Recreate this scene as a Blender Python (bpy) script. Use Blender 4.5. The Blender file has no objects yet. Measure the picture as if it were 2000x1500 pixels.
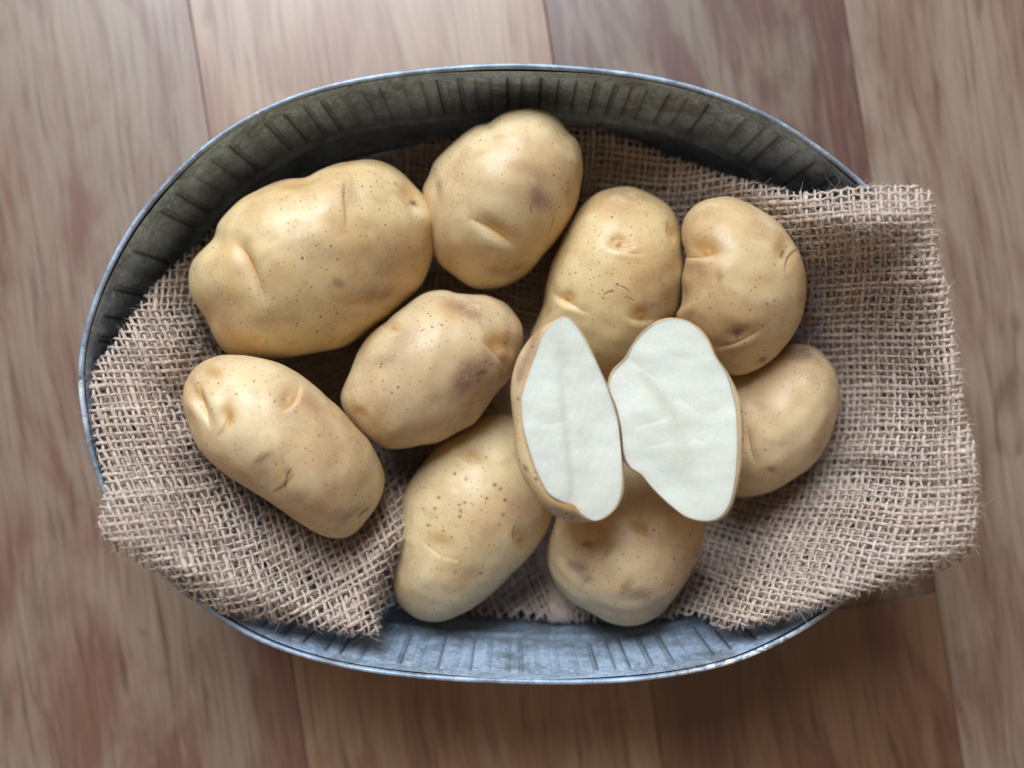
import bpy, math, random
import numpy as np
from mathutils import Vector

random.seed(7)
rng = np.random.default_rng(7)

# ------------------------------------------------------------------ camera, light, exposure
RIM_Z = 0.105            # height of the tub's rim above the floor
FLOOR_Z = 0.02           # the floor the tub stands on
CAM_H = 0.489            # height of the camera above the floor
PX = 0.0002              # metres per photograph pixel at rim height
CAM = np.array([0.0, 0.0, CAM_H])

scene = bpy.context.scene
col = scene.collection
cam_d = bpy.data.cameras.new('camera')
cam_d.sensor_width = 36.0
cam_d.lens = 36.0 * (CAM_H - RIM_Z) / (2000 * PX)
cam_d.clip_start = 0.01
cam_d.clip_end = 50
cam_d.dof.use_dof = True
cam_d.dof.focus_distance = CAM_H - 0.098
cam_d.dof.aperture_fstop = 3.0
cam = bpy.data.objects.new('camera', cam_d)
cam.location = CAM
cam.rotation_euler = (0, 0, 0)
col.objects.link(cam)
scene.camera = cam

world = bpy.data.worlds.new('World')
scene.world = world
world.use_nodes = True
wbg = world.node_tree.nodes['Background']
wbg.inputs['Color'].default_value = (1.0, 0.74, 0.52, 1)
wbg.inputs['Strength'].default_value = 0.22


def area_light(name, loc, target, sx, sy, watts, colour):
    l = bpy.data.lights.new(name, 'AREA')
    l.shape = 'RECTANGLE'
    l.size, l.size_y = sx, sy
    l.energy = watts
    l.color = colour
    o = bpy.data.objects.new(name, l)
    o.location = loc
    d = Vector(target) - Vector(loc)
    o.rotation_euler = d.to_track_quat('-Z', 'Y').to_euler()
    col.objects.link(o)
    return o


# daylight from a window beyond the top edge of the picture
area_light('window_light', (-0.36, 1.34, 1.38), (-0.02, 0.0, 0.05), 1.15, 1.3, 60.0, (0.86, 0.94, 1.0))

scene.view_settings.view_transform = 'Standard'
scene.view_settings.look = 'None'
scene.view_settings.gamma = 1.0
scene.view_settings.exposure = 0.0
scene.view_settings.use_curve_mapping = False
scene.render.engine = 'CYCLES'
scene.cycles.max_bounces = 6
scene.cycles.diffuse_bounces = 3
scene.cycles.glossy_bounces = 2
scene.cycles.caustics_reflective = False
scene.cycles.caustics_refractive = False


# ------------------------------------------------------------------ helpers
def s_of(z):
    return PX * (CAM_H - z) / (CAM_H - RIM_Z)


def wpt(px, py, z):
    """point of the place that stands at height z on the sight line of a photograph pixel"""
    px, py, z = np.broadcast_arrays(np.asarray(px, float), np.asarray(py, float), np.asarray(z, float))
    s = s_of(z)
    return np.stack([(px - 1000) * s, (750 - py) * s, z], -1)


def to_px(P):
    s = s_of(P[..., 2])
    return 1000 + P[..., 0] / s, 750 - P[..., 1] / s


def mesh_obj(name, verts, quads, mat=None, parent=None, smooth=True, attrs=None):
    me = bpy.data.meshes.new(name)
    verts = np.asarray(verts, np.float32).reshape(-1, 3)
    quads = np.asarray(quads, np.int32)
    k = quads.shape[1]
    me.vertices.add(len(verts))
    me.vertices.foreach_set('co', verts.ravel())
    me.loops.add(quads.size)
    me.loops.foreach_set('vertex_index', quads.ravel())
    me.polygons.add(len(quads))
    me.polygons.foreach_set('loop_start', np.arange(0, quads.size, k, dtype=np.int32))
    me.polygons.foreach_set('use_smooth', np.full(len(quads), smooth, dtype=bool))
    me.update(calc_edges=True)
    me.validate()
    for an, av in (attrs or {}).items():
        av = np.asarray(av, np.float32)
        if av.ndim == 2 and av.shape == verts.shape:
            a = me.attributes.new(an, 'FLOAT_VECTOR', 'POINT')
            a.data.foreach_set('vector', av.ravel())
        else:
            a = me.attributes.new(an, 'FLOAT', 'POINT')
            a.data.foreach_set('value', av.ravel())
    if mat:
        me.materials.append(mat)
    o = bpy.data.objects.new(name, me)
    col.objects.link(o)
    if parent:
        o.parent = parent
    return o


def grid_quads(nr, nc, wrap, flip=False):
    r = np.arange(nr - 1)[:, None]
    c = np.arange(nc if wrap else nc - 1)[None, :]
    c2 = (c + 1) % nc
    q = np.stack([r * nc + c, r * nc + c2, (r + 1) * nc + c2, (r + 1) * nc + c], -1).reshape(-1, 4)
    return q[:, ::-1] if flip else q


def empty(name, loc, label, cat, group=None):
    o = bpy.data.objects.new(name, None)
    o.empty_display_size = 0.02
    o.location = loc
    col.objects.link(o)
    tag(o, label, cat, group)
    return o


def tag(o, label, cat, group=None):
    o['label'] = label
    o['category'] = cat
    if group:
        o['group'] = group


def closed_curve(pts, n=720):
    """dense closed Catmull-Rom curve through the points"""
    P = np.asarray(pts, float)
    m = len(P)
    per = n // m + 1
    out = []
    for i in range(m):
        p0, p1, p2, p3 = P[i - 1], P[i], P[(i + 1) % m], P[(i + 2) % m]
        t = np.linspace(0, 1, per, endpoint=False)[:, None]
        out.append(0.5 * (2 * p1 + (p2 - p0) * t + (2 * p0 - 5 * p1 + 4 * p2 - p3) * t ** 2
                          + (3 * p1 - p0 - 3 * p2 + p3) * t ** 3))
    return np.concatenate(out)


def gsmooth(R, sig):
    """periodic gaussian smoothing, sigma in samples"""
    n = len(R)
    f = np.fft.rfftfreq(n)
    return np.fft.irfft(np.fft.rfft(R) * np.exp(-2 * (math.pi * f * sig) ** 2), n)


def polar(curve, c, n, sig=0.0):
    d = curve - c
    th = np.arctan2(d[:, 1], d[:, 0])
    r = np.hypot(d[:, 0], d[:, 1])
    o = np.argsort(th)
    T = np.linspace(-math.pi, math.pi, n, endpoint=False)
    R = np.interp(T, th[o], r[o], period=2 * math.pi)
    return T, (gsmooth(R, sig) if sig else R)


def wob(P, seed, freq, octs=3):
    """cheap smooth 3-D noise: sums of random sine waves, roughly -1..1"""
    g = np.random.default_rng(seed)
    v = np.zeros(P.shape[:-1])
    for o in range(octs):
        for _ in range(5):
            k = g.normal(size=3)
            k *= freq * (1.7 ** o) / np.linalg.norm(k)
            v += np.sin(P @ k + g.uniform(0, 6.28)) * 0.45 / (1.7 ** o)
    return v / 1.6


# ------------------------------------------------------------------ node helpers
class NT:
    def __init__(self, name):
        self.m = bpy.data.materials.new(name)
        self.m.use_nodes = True
        self.t = self.m.node_tree
        self.b = self.t.nodes['Principled BSDF']

    def n(self, typ, **kw):
        nd = self.t.nodes.new(typ)
        ins = kw.pop('ins', {})
        for k, v in kw.items():
            setattr(nd, k, v)
        for k, v in ins.items():
            self.put(nd.inputs[k], v)
        return nd

    def put(self, sock, v):
        if isinstance(v, bpy.types.NodeSocket):
            self.t.links.new(v, sock)
        elif isinstance(v, (tuple, list)) and len(v) == 3 and sock.type == 'RGBA':
            sock.default_value = (*v, 1)
        else:
            sock.default_value = v

    def math(self, op, a, b=0.0, c=0.0):
        nd = self.n('ShaderNodeMath', operation=op)
        for i, v in enumerate((a, b, c)):
            self.put(nd.inputs[i], v)
        return nd.outputs[0]

    def mix(self, f, a, b, blend='MIX'):
        nd = self.n('ShaderNodeMix', data_type='RGBA', blend_type=blend)
        self.put(nd.inputs[0], f)
        self.put(nd.inputs[6], a)
        self.put(nd.inputs[7], b)
        return nd.outputs[2]

    def ramp(self, f, lo, hi, a=0.0, b=1.0, smooth=True):
        nd = self.n('ShaderNodeMapRange', interpolation_type='SMOOTHSTEP' if smooth else 'LINEAR')
        for i, v in enumerate((f, lo, hi, a, b)):
            self.put(nd.inputs[i], v)
        return nd.outputs[0]

    def noise(self, vec, scale, detail=4, rough=0.55, dist=0.0):
        nd = self.n('ShaderNodeTexNoise', ins={'Vector': vec, 'Scale': scale, 'Detail': detail,
                                               'Roughness': rough, 'Distortion': dist})
        return nd.outputs['Fac']

    def attr(self, name, out='Fac'):
        return self.n('ShaderNodeAttribute', attribute_name=name).outputs[out]

    def coord(self, out='Object'):
        return self.n('ShaderNodeTexCoord').outputs[out]

    def mapping(self, vec, loc=(0, 0, 0), rot=(0, 0, 0), scale=(1, 1, 1)):
        return self.n('ShaderNodeMapping', ins={'Vector': vec, 'Location': loc, 'Rotation': rot, 'Scale': scale}).outputs[0]

    def bump(self, h, strength, dist, normal=None):
        nd = self.n('ShaderNodeBump', ins={'Height': h, 'Strength': strength, 'Distance': dist})
        if normal is not None:
            self.put(nd.inputs['Normal'], normal)
        return nd.outputs[0]

    def set(self, **kw):
        for k, v in kw.items():
            self.put(self.b.inputs[k.replace('_', ' ')], v)


# ------------------------------------------------------------------ materials
def wood_material(name, tan, red, dark, seed, mixlo=0.42, mixhi=0.62):
    N = NT(name)
    co = N.mapping(N.coord(), loc=(seed * 1.7, seed * 3.1, 0))
    warp = N.noise(N.mapping(co, scale=(1, .35, 1)), 22, 2)
    cw = N.n('ShaderNodeVectorMath', operation='ADD')
    N.put(cw.inputs[0], co)
    comb = N.n('ShaderNodeCombineXYZ')
    N.put(comb.inputs[0], N.math('MULTIPLY', N.math('SUBTRACT', warp, .5), .012))
    N.put(cw.inputs[1], comb.outputs[0])
    cv = cw.outputs[0]
    patch = N.noise(N.mapping(cv, scale=(1, .28, 1)), 32, 4, .6, .5)
    streak = N.noise(N.mapping(cv, scale=(1, .05, 1)), 330, 5, .65, .5)
    fine = N.noise(N.mapping(cv, scale=(1, .022, 1)), 620, 3, .6)
    knot = N.noise(N.mapping(cv, scale=(1, .45, 1)), 34, 2, .5, 1.2)
    c = N.mix(N.ramp(patch, mixlo, mixhi), tan, red)
    c = N.mix(N.math('MULTIPLY', N.ramp(streak, .50, .72), .75), c, dark)
    c = N.mix(N.math('MULTIPLY', N.ramp(streak, .48, .28), .45), c, tuple(min(1, x * 1.35) for x in tan))
    c = N.mix(N.math('MULTIPLY', N.ramp(knot, .66, .76), .55), c, dark)
    c = N.mix(N.math('MULTIPLY', N.ramp(fine, .45, .75), .35), c, tuple(x * .8 for x in dark))
    N.set(Base_Color=c, Roughness=N.math('ADD', .33, N.math('MULTIPLY', fine, .14)), Specular_IOR_Level=.6, Coat_Weight=.75, Coat_Roughness=.30)
    N.set(Normal=N.bump(N.math('ADD', fine, streak), .2, .00008))
    return N.m


def potato_material():
    N = NT('potato_skin')
    rnd = N.n('ShaderNodeObjectInfo').outputs['Random']
    co = N.coord()
    off = N.n('ShaderNodeCombineXYZ')
    for i, k in enumerate((3.1, 7.7, 5.3)):
        N.put(off.inputs[i], N.math('MULTIPLY', rnd, k))
    va = N.n('ShaderNodeVectorMath', operation='ADD')
    N.put(va.inputs[0], co)
    N.put(va.inputs[1], off.outputs[0])
    P = va.outputs[0]
    big = N.noise(P, 32, 3, .5)
    mid = N.noise(P, 95, 4, .6, .5)
    fine = N.noise(P, 900, 3, .6)
    c = N.mix(N.ramp(big, .36, .64), (.69, .535, .305), (.595, .405, .21))
    c = N.mix(N.math('MULTIPLY', N.ramp(mid, .50, .72), .55), c, (.50, .325, .17))
    hv = N.n('ShaderNodeHueSaturation', ins={'Hue': N.ramp(rnd, 0, 1, .4965, .5025, False), 'Saturation': N.ramp(N.math('FRACT', N.math('MULTIPLY', rnd, 7.3)), 0, 1, .94, 1.08, False), 'Value': N.ramp(N.math('FRACT', N.math('MULTIPLY', rnd, 13.7)), 0, 1, .92, 1.04, False), 'Color': c})
    c = hv.outputs[0]
    c = N.mix(N.math('MULTIPLY', N.ramp(mid, .47, .28), .50), c, (.72, .60, .38))
    # greyish scuffed film in patches
    film = N.math('MULTIPLY', N.ramp(N.noise(P, 48, 3, .6), .55, .72), N.ramp(fine, .35, .65))
    c = N.mix(N.math('MULTIPLY', film, .38), c, (.40, .29, .22))
    # fine scratches
    scr = N.noise(N.mapping(P, rot=(.4, .9, .6), scale=(1, .3, 1)), 950, 3, .6, 1.8)
    scm = N.math('MULTIPLY', N.ramp(scr, .64, .74), N.ramp(N.noise(P, 70, 3), .50, .64))
    c = N.mix(N.math('MULTIPLY', scm, .45), c, (.27, .15, .085))
    # faint net of cracked skin in patches
    net = N.n('ShaderNodeTexVoronoi', feature='DISTANCE_TO_EDGE', ins={'Vector': P, 'Scale': 800, 'Randomness': 1.0})
    netm = N.math('MULTIPLY', N.ramp(net.outputs['Distance'], .10, .02), N.ramp(N.noise(P, 60, 3, .6), .50, .64))
    c = N.mix(N.math('MULTIPLY', netm, .35), c, (.33, .20, .115))
    # stains and corky eye bottoms (shapes of their own, stored on the mesh)
    st = N.math('MULTIPLY', N.attr('stain'), N.ramp(N.math('ADD', N.math('MULTIPLY', mid, .6), N.math('MULTIPLY', fine, .5)), .32, .66, .35, 1.15))
    c = N.mix(N.math('MINIMUM', st, 1.0), c, (.30, .185, .125))
    tn = N.math('MINIMUM', N.attr('tan'), 1.0)
    c = N.mix(tn, c, (.50, .27, .085))
    ck = N.math('MULTIPLY', N.attr('cork'), N.ramp(fine, .3, .6, .45, 1.1))
    c = N.mix(N.math('MINIMUM', ck, 1.0), c, (.085, .048, .028))
    c = N.mix(N.math('MINIMUM', N.attr('pale'), 1.0), c, (.80, .70, .52))
    # lenticels: small dark dots of uneven size, some with a pale raised heart
    dots = None
    sk = N.n('ShaderNodeVectorMath', operation='ADD')
    N.put(sk.inputs[0], N.attr('skin_map', 'Vector'))
    N.put(sk.inputs[1], off.outputs[0])
    for sc, thr, keep in ((190, .085, .36), (340, .10, .55), (120, .072, .50)):
        v = N.n('ShaderNodeTexVoronoi', voronoi_dimensions='2D', ins={'Vector': N.mapping(sk.outputs[0], loc=(sc * .01, sc * .003, 0)), 'Scale': sc, 'Randomness': 1.0})
        sep = N.n('ShaderNodeSeparateColor', ins={0: v.outputs['Color']})
        size = N.math('MULTIPLY_ADD', sep.outputs[1], thr * .8, thr * .5)
        d = N.ramp(N.math('DIVIDE', v.outputs['Distance'], size), 1.2, .5)
        d = N.math('MULTIPLY', d, N.math('GREATER_THAN', sep.outputs[0], keep))
        d = N.math('MULTIPLY', d, N.ramp(sep.outputs[2], 0, 1, .35, 1.0))
        dots = d if dots is None else N.math('MAXIMUM', dots, d)
    dens = N.ramp(N.noise(P, 26, 2), .34, .56, .35, 1.0)
    dd = N.math('MULTIPLY', dots, dens)
    c = N.mix(N.math('MULTIPLY', dd, .85), c, (.15, .085, .055))
    N.set(Base_Color=c)
    N.set(Roughness=N.ramp(N.math('ADD', N.math('MULTIPLY', fine, .5), N.math('MULTIPLY', mid, .5)), .3, .7, .33, .50))
    N.set(Specular_IOR_Level=.42)
    h = N.math('ADD', N.math('MULTIPLY', fine, .45), N.math('MULTIPLY', N.noise(P, 330, 5, .7), .8))
    h = N.math('ADD', h, N.math('MULTIPLY', dd, .8))
    h = N.math('SUBTRACT', h, N.math('MULTIPLY', scm, .5))
    N.set(Normal=N.bump(h, .35, .00022))
    return N.m


def flesh_material():
    N = NT('potato_flesh')
    co = N.coord()
    big = N.noise(co, 60, 3, .5)
    tex = N.noise(co, 520, 6, .75)
    fib = N.noise(N.mapping(co, rot=(0, 0, .5), scale=(1, .3, 1)), 700, 3, .6, 1.0)
    c = N.mix(N.ramp(big, .3, .7), (.76, .785, .715), (.73, .77, .71))
    c = N.mix(N.math('MULTIPLY', N.ramp(tex, .45, .8), .35), c, (.80, .82, .77))
    c = N.mix(N.math('MULTIPLY', N.math('MINIMUM', N.attr('stain'), 1.0), .6), c, (.63, .625, .49))
    c = N.mix(N.math('MINIMUM', N.attr('tan'), 1.0), c, (.74, .55, .28))
    N.set(Base_Color=c, Roughness=N.ramp(fib, .35, .65, .12, .38), Specular_IOR_Level=.5)
    N.set(Subsurface_Weight=.6, Subsurface_Radius=(.004, .004, .003), Subsurface_Scale=1.0)
    h = N.math('ADD', N.math('MULTIPLY', tex, .7), N.math('MULTIPLY', fib, .5))
    N.set(Normal=N.bump(h, .6, .0005))
    return N.m


def burlap_material():
    N = NT('burlap_yarn')
    y = N.attr('yarn', 'Vector')
    sep = N.n('ShaderNodeSeparateXYZ', ins={0: y})
    ang, ln, tone = sep.outputs[0], sep.outputs[1], sep.outputs[2]
    # fibres twisted round each yarn
    v = N.n('ShaderNodeCombineXYZ')
    N.put(v.inputs[0], N.math('ADD', N.math('MULTIPLY', ang, 1.3), N.math('MULTIPLY', ln, 1900)))
    N.put(v.inputs[1], N.math('MULTIPLY', ln, 260))
    N.put(v.inputs[2], N.math('MULTIPLY', tone, 57))
    fib = N.noise(v.outputs[0], 1.6, 4, .65)
    mott = N.noise(N.coord(), 90, 3, .6)
    c = N.mix(tone, (.68, .55, .475), (.84, .735, .66))
    c = N.mix(N.ramp(fib, .36, .66), N.mix(.60, c, (.36, .235, .18)), c)
    c = N.mix(N.math('MULTIPLY', N.ramp(fib, .58, .78), .6), c, (.86, .78, .70))
    c = N.mix(N.math('MULTIPLY', N.ramp(mott, .52, .75), .45), c, (.54, .37, .29))
    N.set(Base_Color=c, Roughness=.75, Specular_IOR_Level=.25)
    N.set(Normal=N.bump(fib, .8, .0006))
    return N.m


def fibre_material():
    N = NT('burlap_fibre')
    c = N.mix(N.ramp(N.noise(N.coord(), 300, 2), .35, .65), (.62, .50, .42), (.85, .76, .68))
    N.set(Base_Color=c, Roughness=.6, Specular_IOR_Level=.4)
    return N.m


def metal_material():
    N = NT('galvanised_steel')
    co = N.coord()
    sp = N.n('ShaderNodeTexVoronoi', ins={'Vector': co, 'Scale': 420, 'Randomness': 1.0}, feature='F1')
    cell = N.n('ShaderNodeSeparateColor', ins={0: sp.outputs['Color']}).outputs[0]
    mot = N.noise(co, 55, 5, .65, .3)
    fine = N.noise(co, 480, 5, .75)
    c = N.mix(N.ramp(mot, .32, .68), (.22, .30, .42), (.46, .62, .84))
    c = N.mix(N.math('MULTIPLY', N.ramp(fine, .50, .66), .75), c, (.66, .78, .95))
    c = N.mix(N.math('MULTIPLY', N.ramp(fine, .47, .30), .65), c, (.11, .125, .16))
    c = N.mix(N.math('MULTIPLY', cell, .12), c, (.6, .65, .74))
    c = N.mix(N.math('MULTIPLY', N.ramp(N.noise(co, 28, 5, .7, .6), .50, .66), .55), c, (.13, .125, .12))
    c = N.mix(N.math('MULTIPLY', N.ramp(N.noise(N.mapping(co, scale=(1, 1, .15)), 300, 3, .6), .56, .70), .35), c, (.62, .70, .82))
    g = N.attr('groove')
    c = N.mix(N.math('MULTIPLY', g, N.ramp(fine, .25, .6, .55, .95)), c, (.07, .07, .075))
    w = N.math('MULTIPLY', N.attr('wear'), N.ramp(N.noise(co, 260, 4, .7, .8), .46, .54))
    c = N.mix(w, c, (.82, .84, .86))
    N.set(Base_Color=c, Metallic=N.math('MULTIPLY_ADD', w, -.15, .25), Specular_IOR_Level=.4)
    N.set(Roughness=N.ramp(N.math('ADD', N.math('MULTIPLY', fine, .6), N.math('MULTIPLY', mot, .4)), .3, .7, .36, .58))
    N.set(Normal=N.bump(N.math('ADD', fine, N.math('MULTIPLY', cell, .3)), .35, .0003))
    return N.m


def plain_material(name, c, rough=.6):
    N = NT(name)
    v = N.mix(N.ramp(N.noise(N.coord(), 400, 3), .3, .7), tuple(x * .75 for x in c), c)
    N.set(Base_Color=v, Roughness=rough)
    return N.m


M_SKIN = potato_material()
M_FLESH = flesh_material()
M_YARN = burlap_material()
M_FIBRE = fibre_material()
M_METAL = metal_material()
M_DARK = plain_material('joint_shadow_gap', (.03, .025, .02), .9)

# ------------------------------------------------------------------ floor of planks
floor = bpy.data.objects.new('floor', None)
floor['kind'] = 'structure'
floor['label'] = 'brown wood plank floor under the metal tub'
col.objects.link(floor)
floor.location = (0, 0, FLOOR_Z)
SL = math.atan(.156)               # the boards run a little askew to the picture
AX = np.array([math.sin(SL), -math.cos(SL)])   # along the boards, down the picture
PR = np.array([math.cos(SL), math.sin(SL)])    # across the boards


def plank(u0, u1, v0, v1, mat, label=None):
    """a board between the cross-positions u and the lengths v (metres), with eased edges"""
    g, t, e = .00012, .008, .00045
    u0, u1, v0, v1 = u0 + g, u1 - g, v0 + g, v1 - g
    prof = [(0, -t), (0, -e), (e * .35, -e * .3), (e, 0)]
    rings = []
    for ins, z in prof:
        rings.append([(u0 + ins, v0 + ins, z), (u1 - ins, v0 + ins, z), (u1 - ins, v1 - ins, z), (u0 + ins, v1 - ins, z)])
    V = np.array(rings).reshape(-1, 3)
    q = grid_quads(len(prof), 4, True).tolist()
    n = 4 * (len(prof) - 1)
    q.append([n, n + 1, n + 2, n + 3])
    q.append([3, 2, 1, 0])
    o = mesh_obj('plank', V, q, mat, floor, smooth=False)
    o.rotation_euler = (0, 0, math.atan2(PR[1], PR[0]))
    if label:
        o['label'] = label
    return o


def uof(px, py):
    p = wpt(px, py, FLOOR_Z)
    rot = math.atan2(PR[1], PR[0])
    return p[0] * math.cos(rot) + p[1] * math.sin(rot), -p[0] * math.sin(rot) + p[1] * math.cos(rot)


SL_ROT = -SL
PR = np.array([math.cos(SL), math.sin(SL)])
uA = uof(368, 0)[0]
uC = uof(1168, 680)[0]
uB = uof(1739, 580)[0]
vJ = uof(1740, 1172)[1]
w_oak = wood_material('wood_rosy_tan', (.265, .192, .146), (.190, .094, .071), (.085, .042, .032), 1, .46, .64)
w_mid = wood_material('wood_warm_brown', (.330, .214, .144), (.255, .134, .086), (.100, .044, .030), 2, .42, .62)
w_red = wood_material('wood_red_brown', (.185, .130, .095), (.112, .045, .034), (.042, .019, .016), 3, .41, .55)
w_drk = wood_material('wood_dark_brown', (.200, .108, .060), (.140, .060, .038), (.055, .023, .016), 4, .41, .60)
w_gry = wood_material('wood_grey_brown', (.280, .208, .156), (.210, .126, .094), (.088, .046, .035), 5, .42, .62)
plank(uA - .160, uA, -.8, .8, w_oak)
plank(uA - .320, uA - .160, -.8, .8, w_gry)
plank(uA, uC, -.8, .8, w_mid)
plank(uC, uB, vJ, .8, w_red)
plank(uC, uB, -.8, vJ, w_drk)
plank(uB, uB + .155, -.8, .8, w_gry)
plank(uB + .155, uB + .310, -.8, .8, w_red)
sub = mesh_obj('subfloor', [(-1, -1, -.009), (1, -1, -.009), (1, 1, -.009), (-1, 1, -.009)], [[0, 1, 2, 3]], M_DARK, floor)

# ------------------------------------------------------------------ galvanised tub
TUB_C = np.array([1008.0, 731.0])
rim_px = [(151, 736), (154, 690), (165, 635), (198, 543), (230, 480), (260, 430), (320, 357), (400, 281), (500, 217),
          (600, 176), (700, 151), (800, 136), (900, 127), (1000, 123), (1100, 127), (1200, 136), (1300, 152), (1400, 180),
          (1500, 222), (1575, 267), (1640, 315), (1695, 362), (1765, 440), (1822, 540), (1852, 640), (1862, 740),
          (1852, 850), (1822, 955), (1768, 1053), (1720, 1113), (1666, 1163), (1600, 1214), (1530, 1255), (1460, 1287),
          (1390, 1308), (1300, 1325), (1215, 1334), (1125, 1338), (1040, 1338), (950, 1335), (850, 1329), (762, 1320),
          (675, 1306), (587, 1284), (500, 1252), (430, 1211), (360, 1163), (300, 1110), (248, 1048), (215, 995), (198, 956),
          (184, 920), (172, 880), (162, 828), (154, 776)]
NRIB, PERRIB = 108, 14
NT_TUB = NRIB * PERRIB
cur = closed_curve(rim_px, 2400)
TH, RT = polar(cur, TUB_C, NT_TUB, sig=NT_TUB / 360 * 2.2)
SEAM_TH = math.atan2(740 - TUB_C[1], 151 - TUB_C[0])
tub_c = wpt(TUB_C[0], TUB_C[1], RIM_Z)


def tub_ring(k, z, inset=0.0):
    """ring of the tub at height z: k times the rim outline, less an inset in metres"""
    r = RT * PX * k - inset
    return np.stack([tub_c[0] + r * np.cos(TH), tub_c[1] - r * np.sin(TH), np.broadcast_to(z, TH.shape)], -1)


def tub_k(z):
    return np.interp(z, [.023, .05, .105], [.955, .983, 1.0])


tub = empty('metal_tub', (float(tub_c[0]), float(tub_c[1]), FLOOR_Z),
            'oval galvanised metal tub with ribbed sides holding the potatoes', 'tub')


def tub_part(name, V, q, **kw):
    V = np.asarray(V) - np.array([tub_c[0], tub_c[1], FLOOR_Z])
    return mesh_obj(name, V, q, M_METAL, tub, **kw)


zs = np.concatenate([[.1035, .0995, .0975, .0965], np.linspace(.0955, .054, 12), [.0528, .0515, .0500, .0485, .0470, .0455, .0440, .0425, .0400, .036, .032, .0285, .0256]])
ribn = np.arange(NT_TUB) // PERRIB
ph = (np.arange(NT_TUB) % PERRIB) / PERRIB + rng.uniform(-.16, .16, NRIB)[ribn]   # position within one rib pitch
rj = rng.uniform(.3, 1.3, NRIB)[ribn]
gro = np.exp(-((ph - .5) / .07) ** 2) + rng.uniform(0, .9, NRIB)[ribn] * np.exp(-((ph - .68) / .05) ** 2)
rows, grv = [], []
for z in zs:
    band = np.clip((z - .0535) / .002, 0, 1) * np.clip((.0965 - z) / .0015, 0, 1)
    bead = .0011 * math.exp(-((z - .0475) / .0022) ** 2) + .0004 * math.exp(-((z - .0992) / .0012) ** 2)
    depth = -.0009 * band * gro * rj + .0004 * band + .00025 * np.sin(ribn * 2.399) * band
    wav = .0003 * np.sin(TH * 5 + z * 90) + .0002 * np.sin(TH * 11 - z * 60)
    rows.append(tub_ring(tub_k(z), z, .0022 + bead + depth + wav))
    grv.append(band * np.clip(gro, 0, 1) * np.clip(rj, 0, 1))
rows.append(tub_ring(tub_k(.023), .0234, .0045))
grv.append(np.zeros(NT_TUB))
ni = len(rows)
# the outside of the sheet, from the bottom up
for z in zs[::-1]:
    band = np.clip((z - .0535) / .002, 0, 1) * np.clip((.0965 - z) / .0015, 0, 1)
    rows.append(tub_ring(tub_k(z), z - (.0035 if z < .0257 else 0), .0012 - .0006 * band * gro * rj))
    grv.append(0 * TH)
V = np.array(rows)
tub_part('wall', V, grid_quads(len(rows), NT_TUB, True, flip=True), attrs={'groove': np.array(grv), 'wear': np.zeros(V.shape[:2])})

# rolled rim
nb = 12
rr = .00108
rows, wr, gv = [], [], []
damage = np.exp(-((np.degrees(np.angle(np.exp(1j * (TH - math.atan2(1283 - 731, 1465 - 1008))))) / 9) ** 2)) \
    + .9 * np.exp(-((np.degrees(np.angle(np.exp(1j * (TH - math.atan2(768 - 731, 158 - 1008))))) / 1.6) ** 2)) \
    + .55 * np.exp(-((np.degrees(np.angle(np.exp(1j * (TH - math.atan2(820 - 731, 163 - 1008))))) / 0.9) ** 2))
slit = np.exp(-((np.degrees(np.angle(np.exp(1j * (TH - SEAM_TH)))) / .14) ** 2))
for j in range(nb):
    a = 2 * math.pi * j / nb
    rows.append(tub_ring(1.0, RIM_Z - .0006 + rr * math.sin(a) - .0009 * slit + .00025 * np.sin(TH * 7) * math.sin(a),
                         rr * (1 - math.cos(a)) + .0008 * slit))
    wr.append(np.clip(damage, 0, 1))
    gv.append(np.clip(slit * 1.2 + .30 + .25 * np.sin(TH * 37) * np.sin(TH * 13.7), 0, 1))
rows.append(rows[0]); wr.append(wr[0]); gv.append(gv[0])
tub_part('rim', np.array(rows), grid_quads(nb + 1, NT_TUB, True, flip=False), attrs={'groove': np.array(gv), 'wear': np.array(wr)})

# base plate
rows = [tub_ring(.955, .0236, .0050), tub_ring(.80, .0240), tub_ring(.4, .0240), tub_ring(.002, .0240)]
V = np.array(rows)
tub_part('base', V, grid_quads(len(rows), NT_TUB, True, flip=True), attrs={'groove': np.zeros(V.shape[:2]), 'wear': np.zeros(V.shape[:2])})

# lapped vertical seam at the left end
sel = np.where(np.abs(np.angle(np.exp(1j * (TH - SEAM_TH - .012)))) < .016)[0]
sel = sel[np.argsort(TH[sel])] if SEAM_TH > -3.1 and SEAM_TH < 3.1 else sel[np.argsort(np.mod(TH[sel], 2 * math.pi))]
rows = []
for z in np.linspace(.0995, .03, 24):
    rows.append(tub_ring(tub_k(z), z, .0034)[sel])
V = np.array(rows)
tub_part('seam', V, grid_quads(len(rows), len(sel), False, flip=True),
         attrs={'groove': np.zeros(V.shape[:2]), 'wear': np.full(V.shape[:2], .5)})


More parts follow.
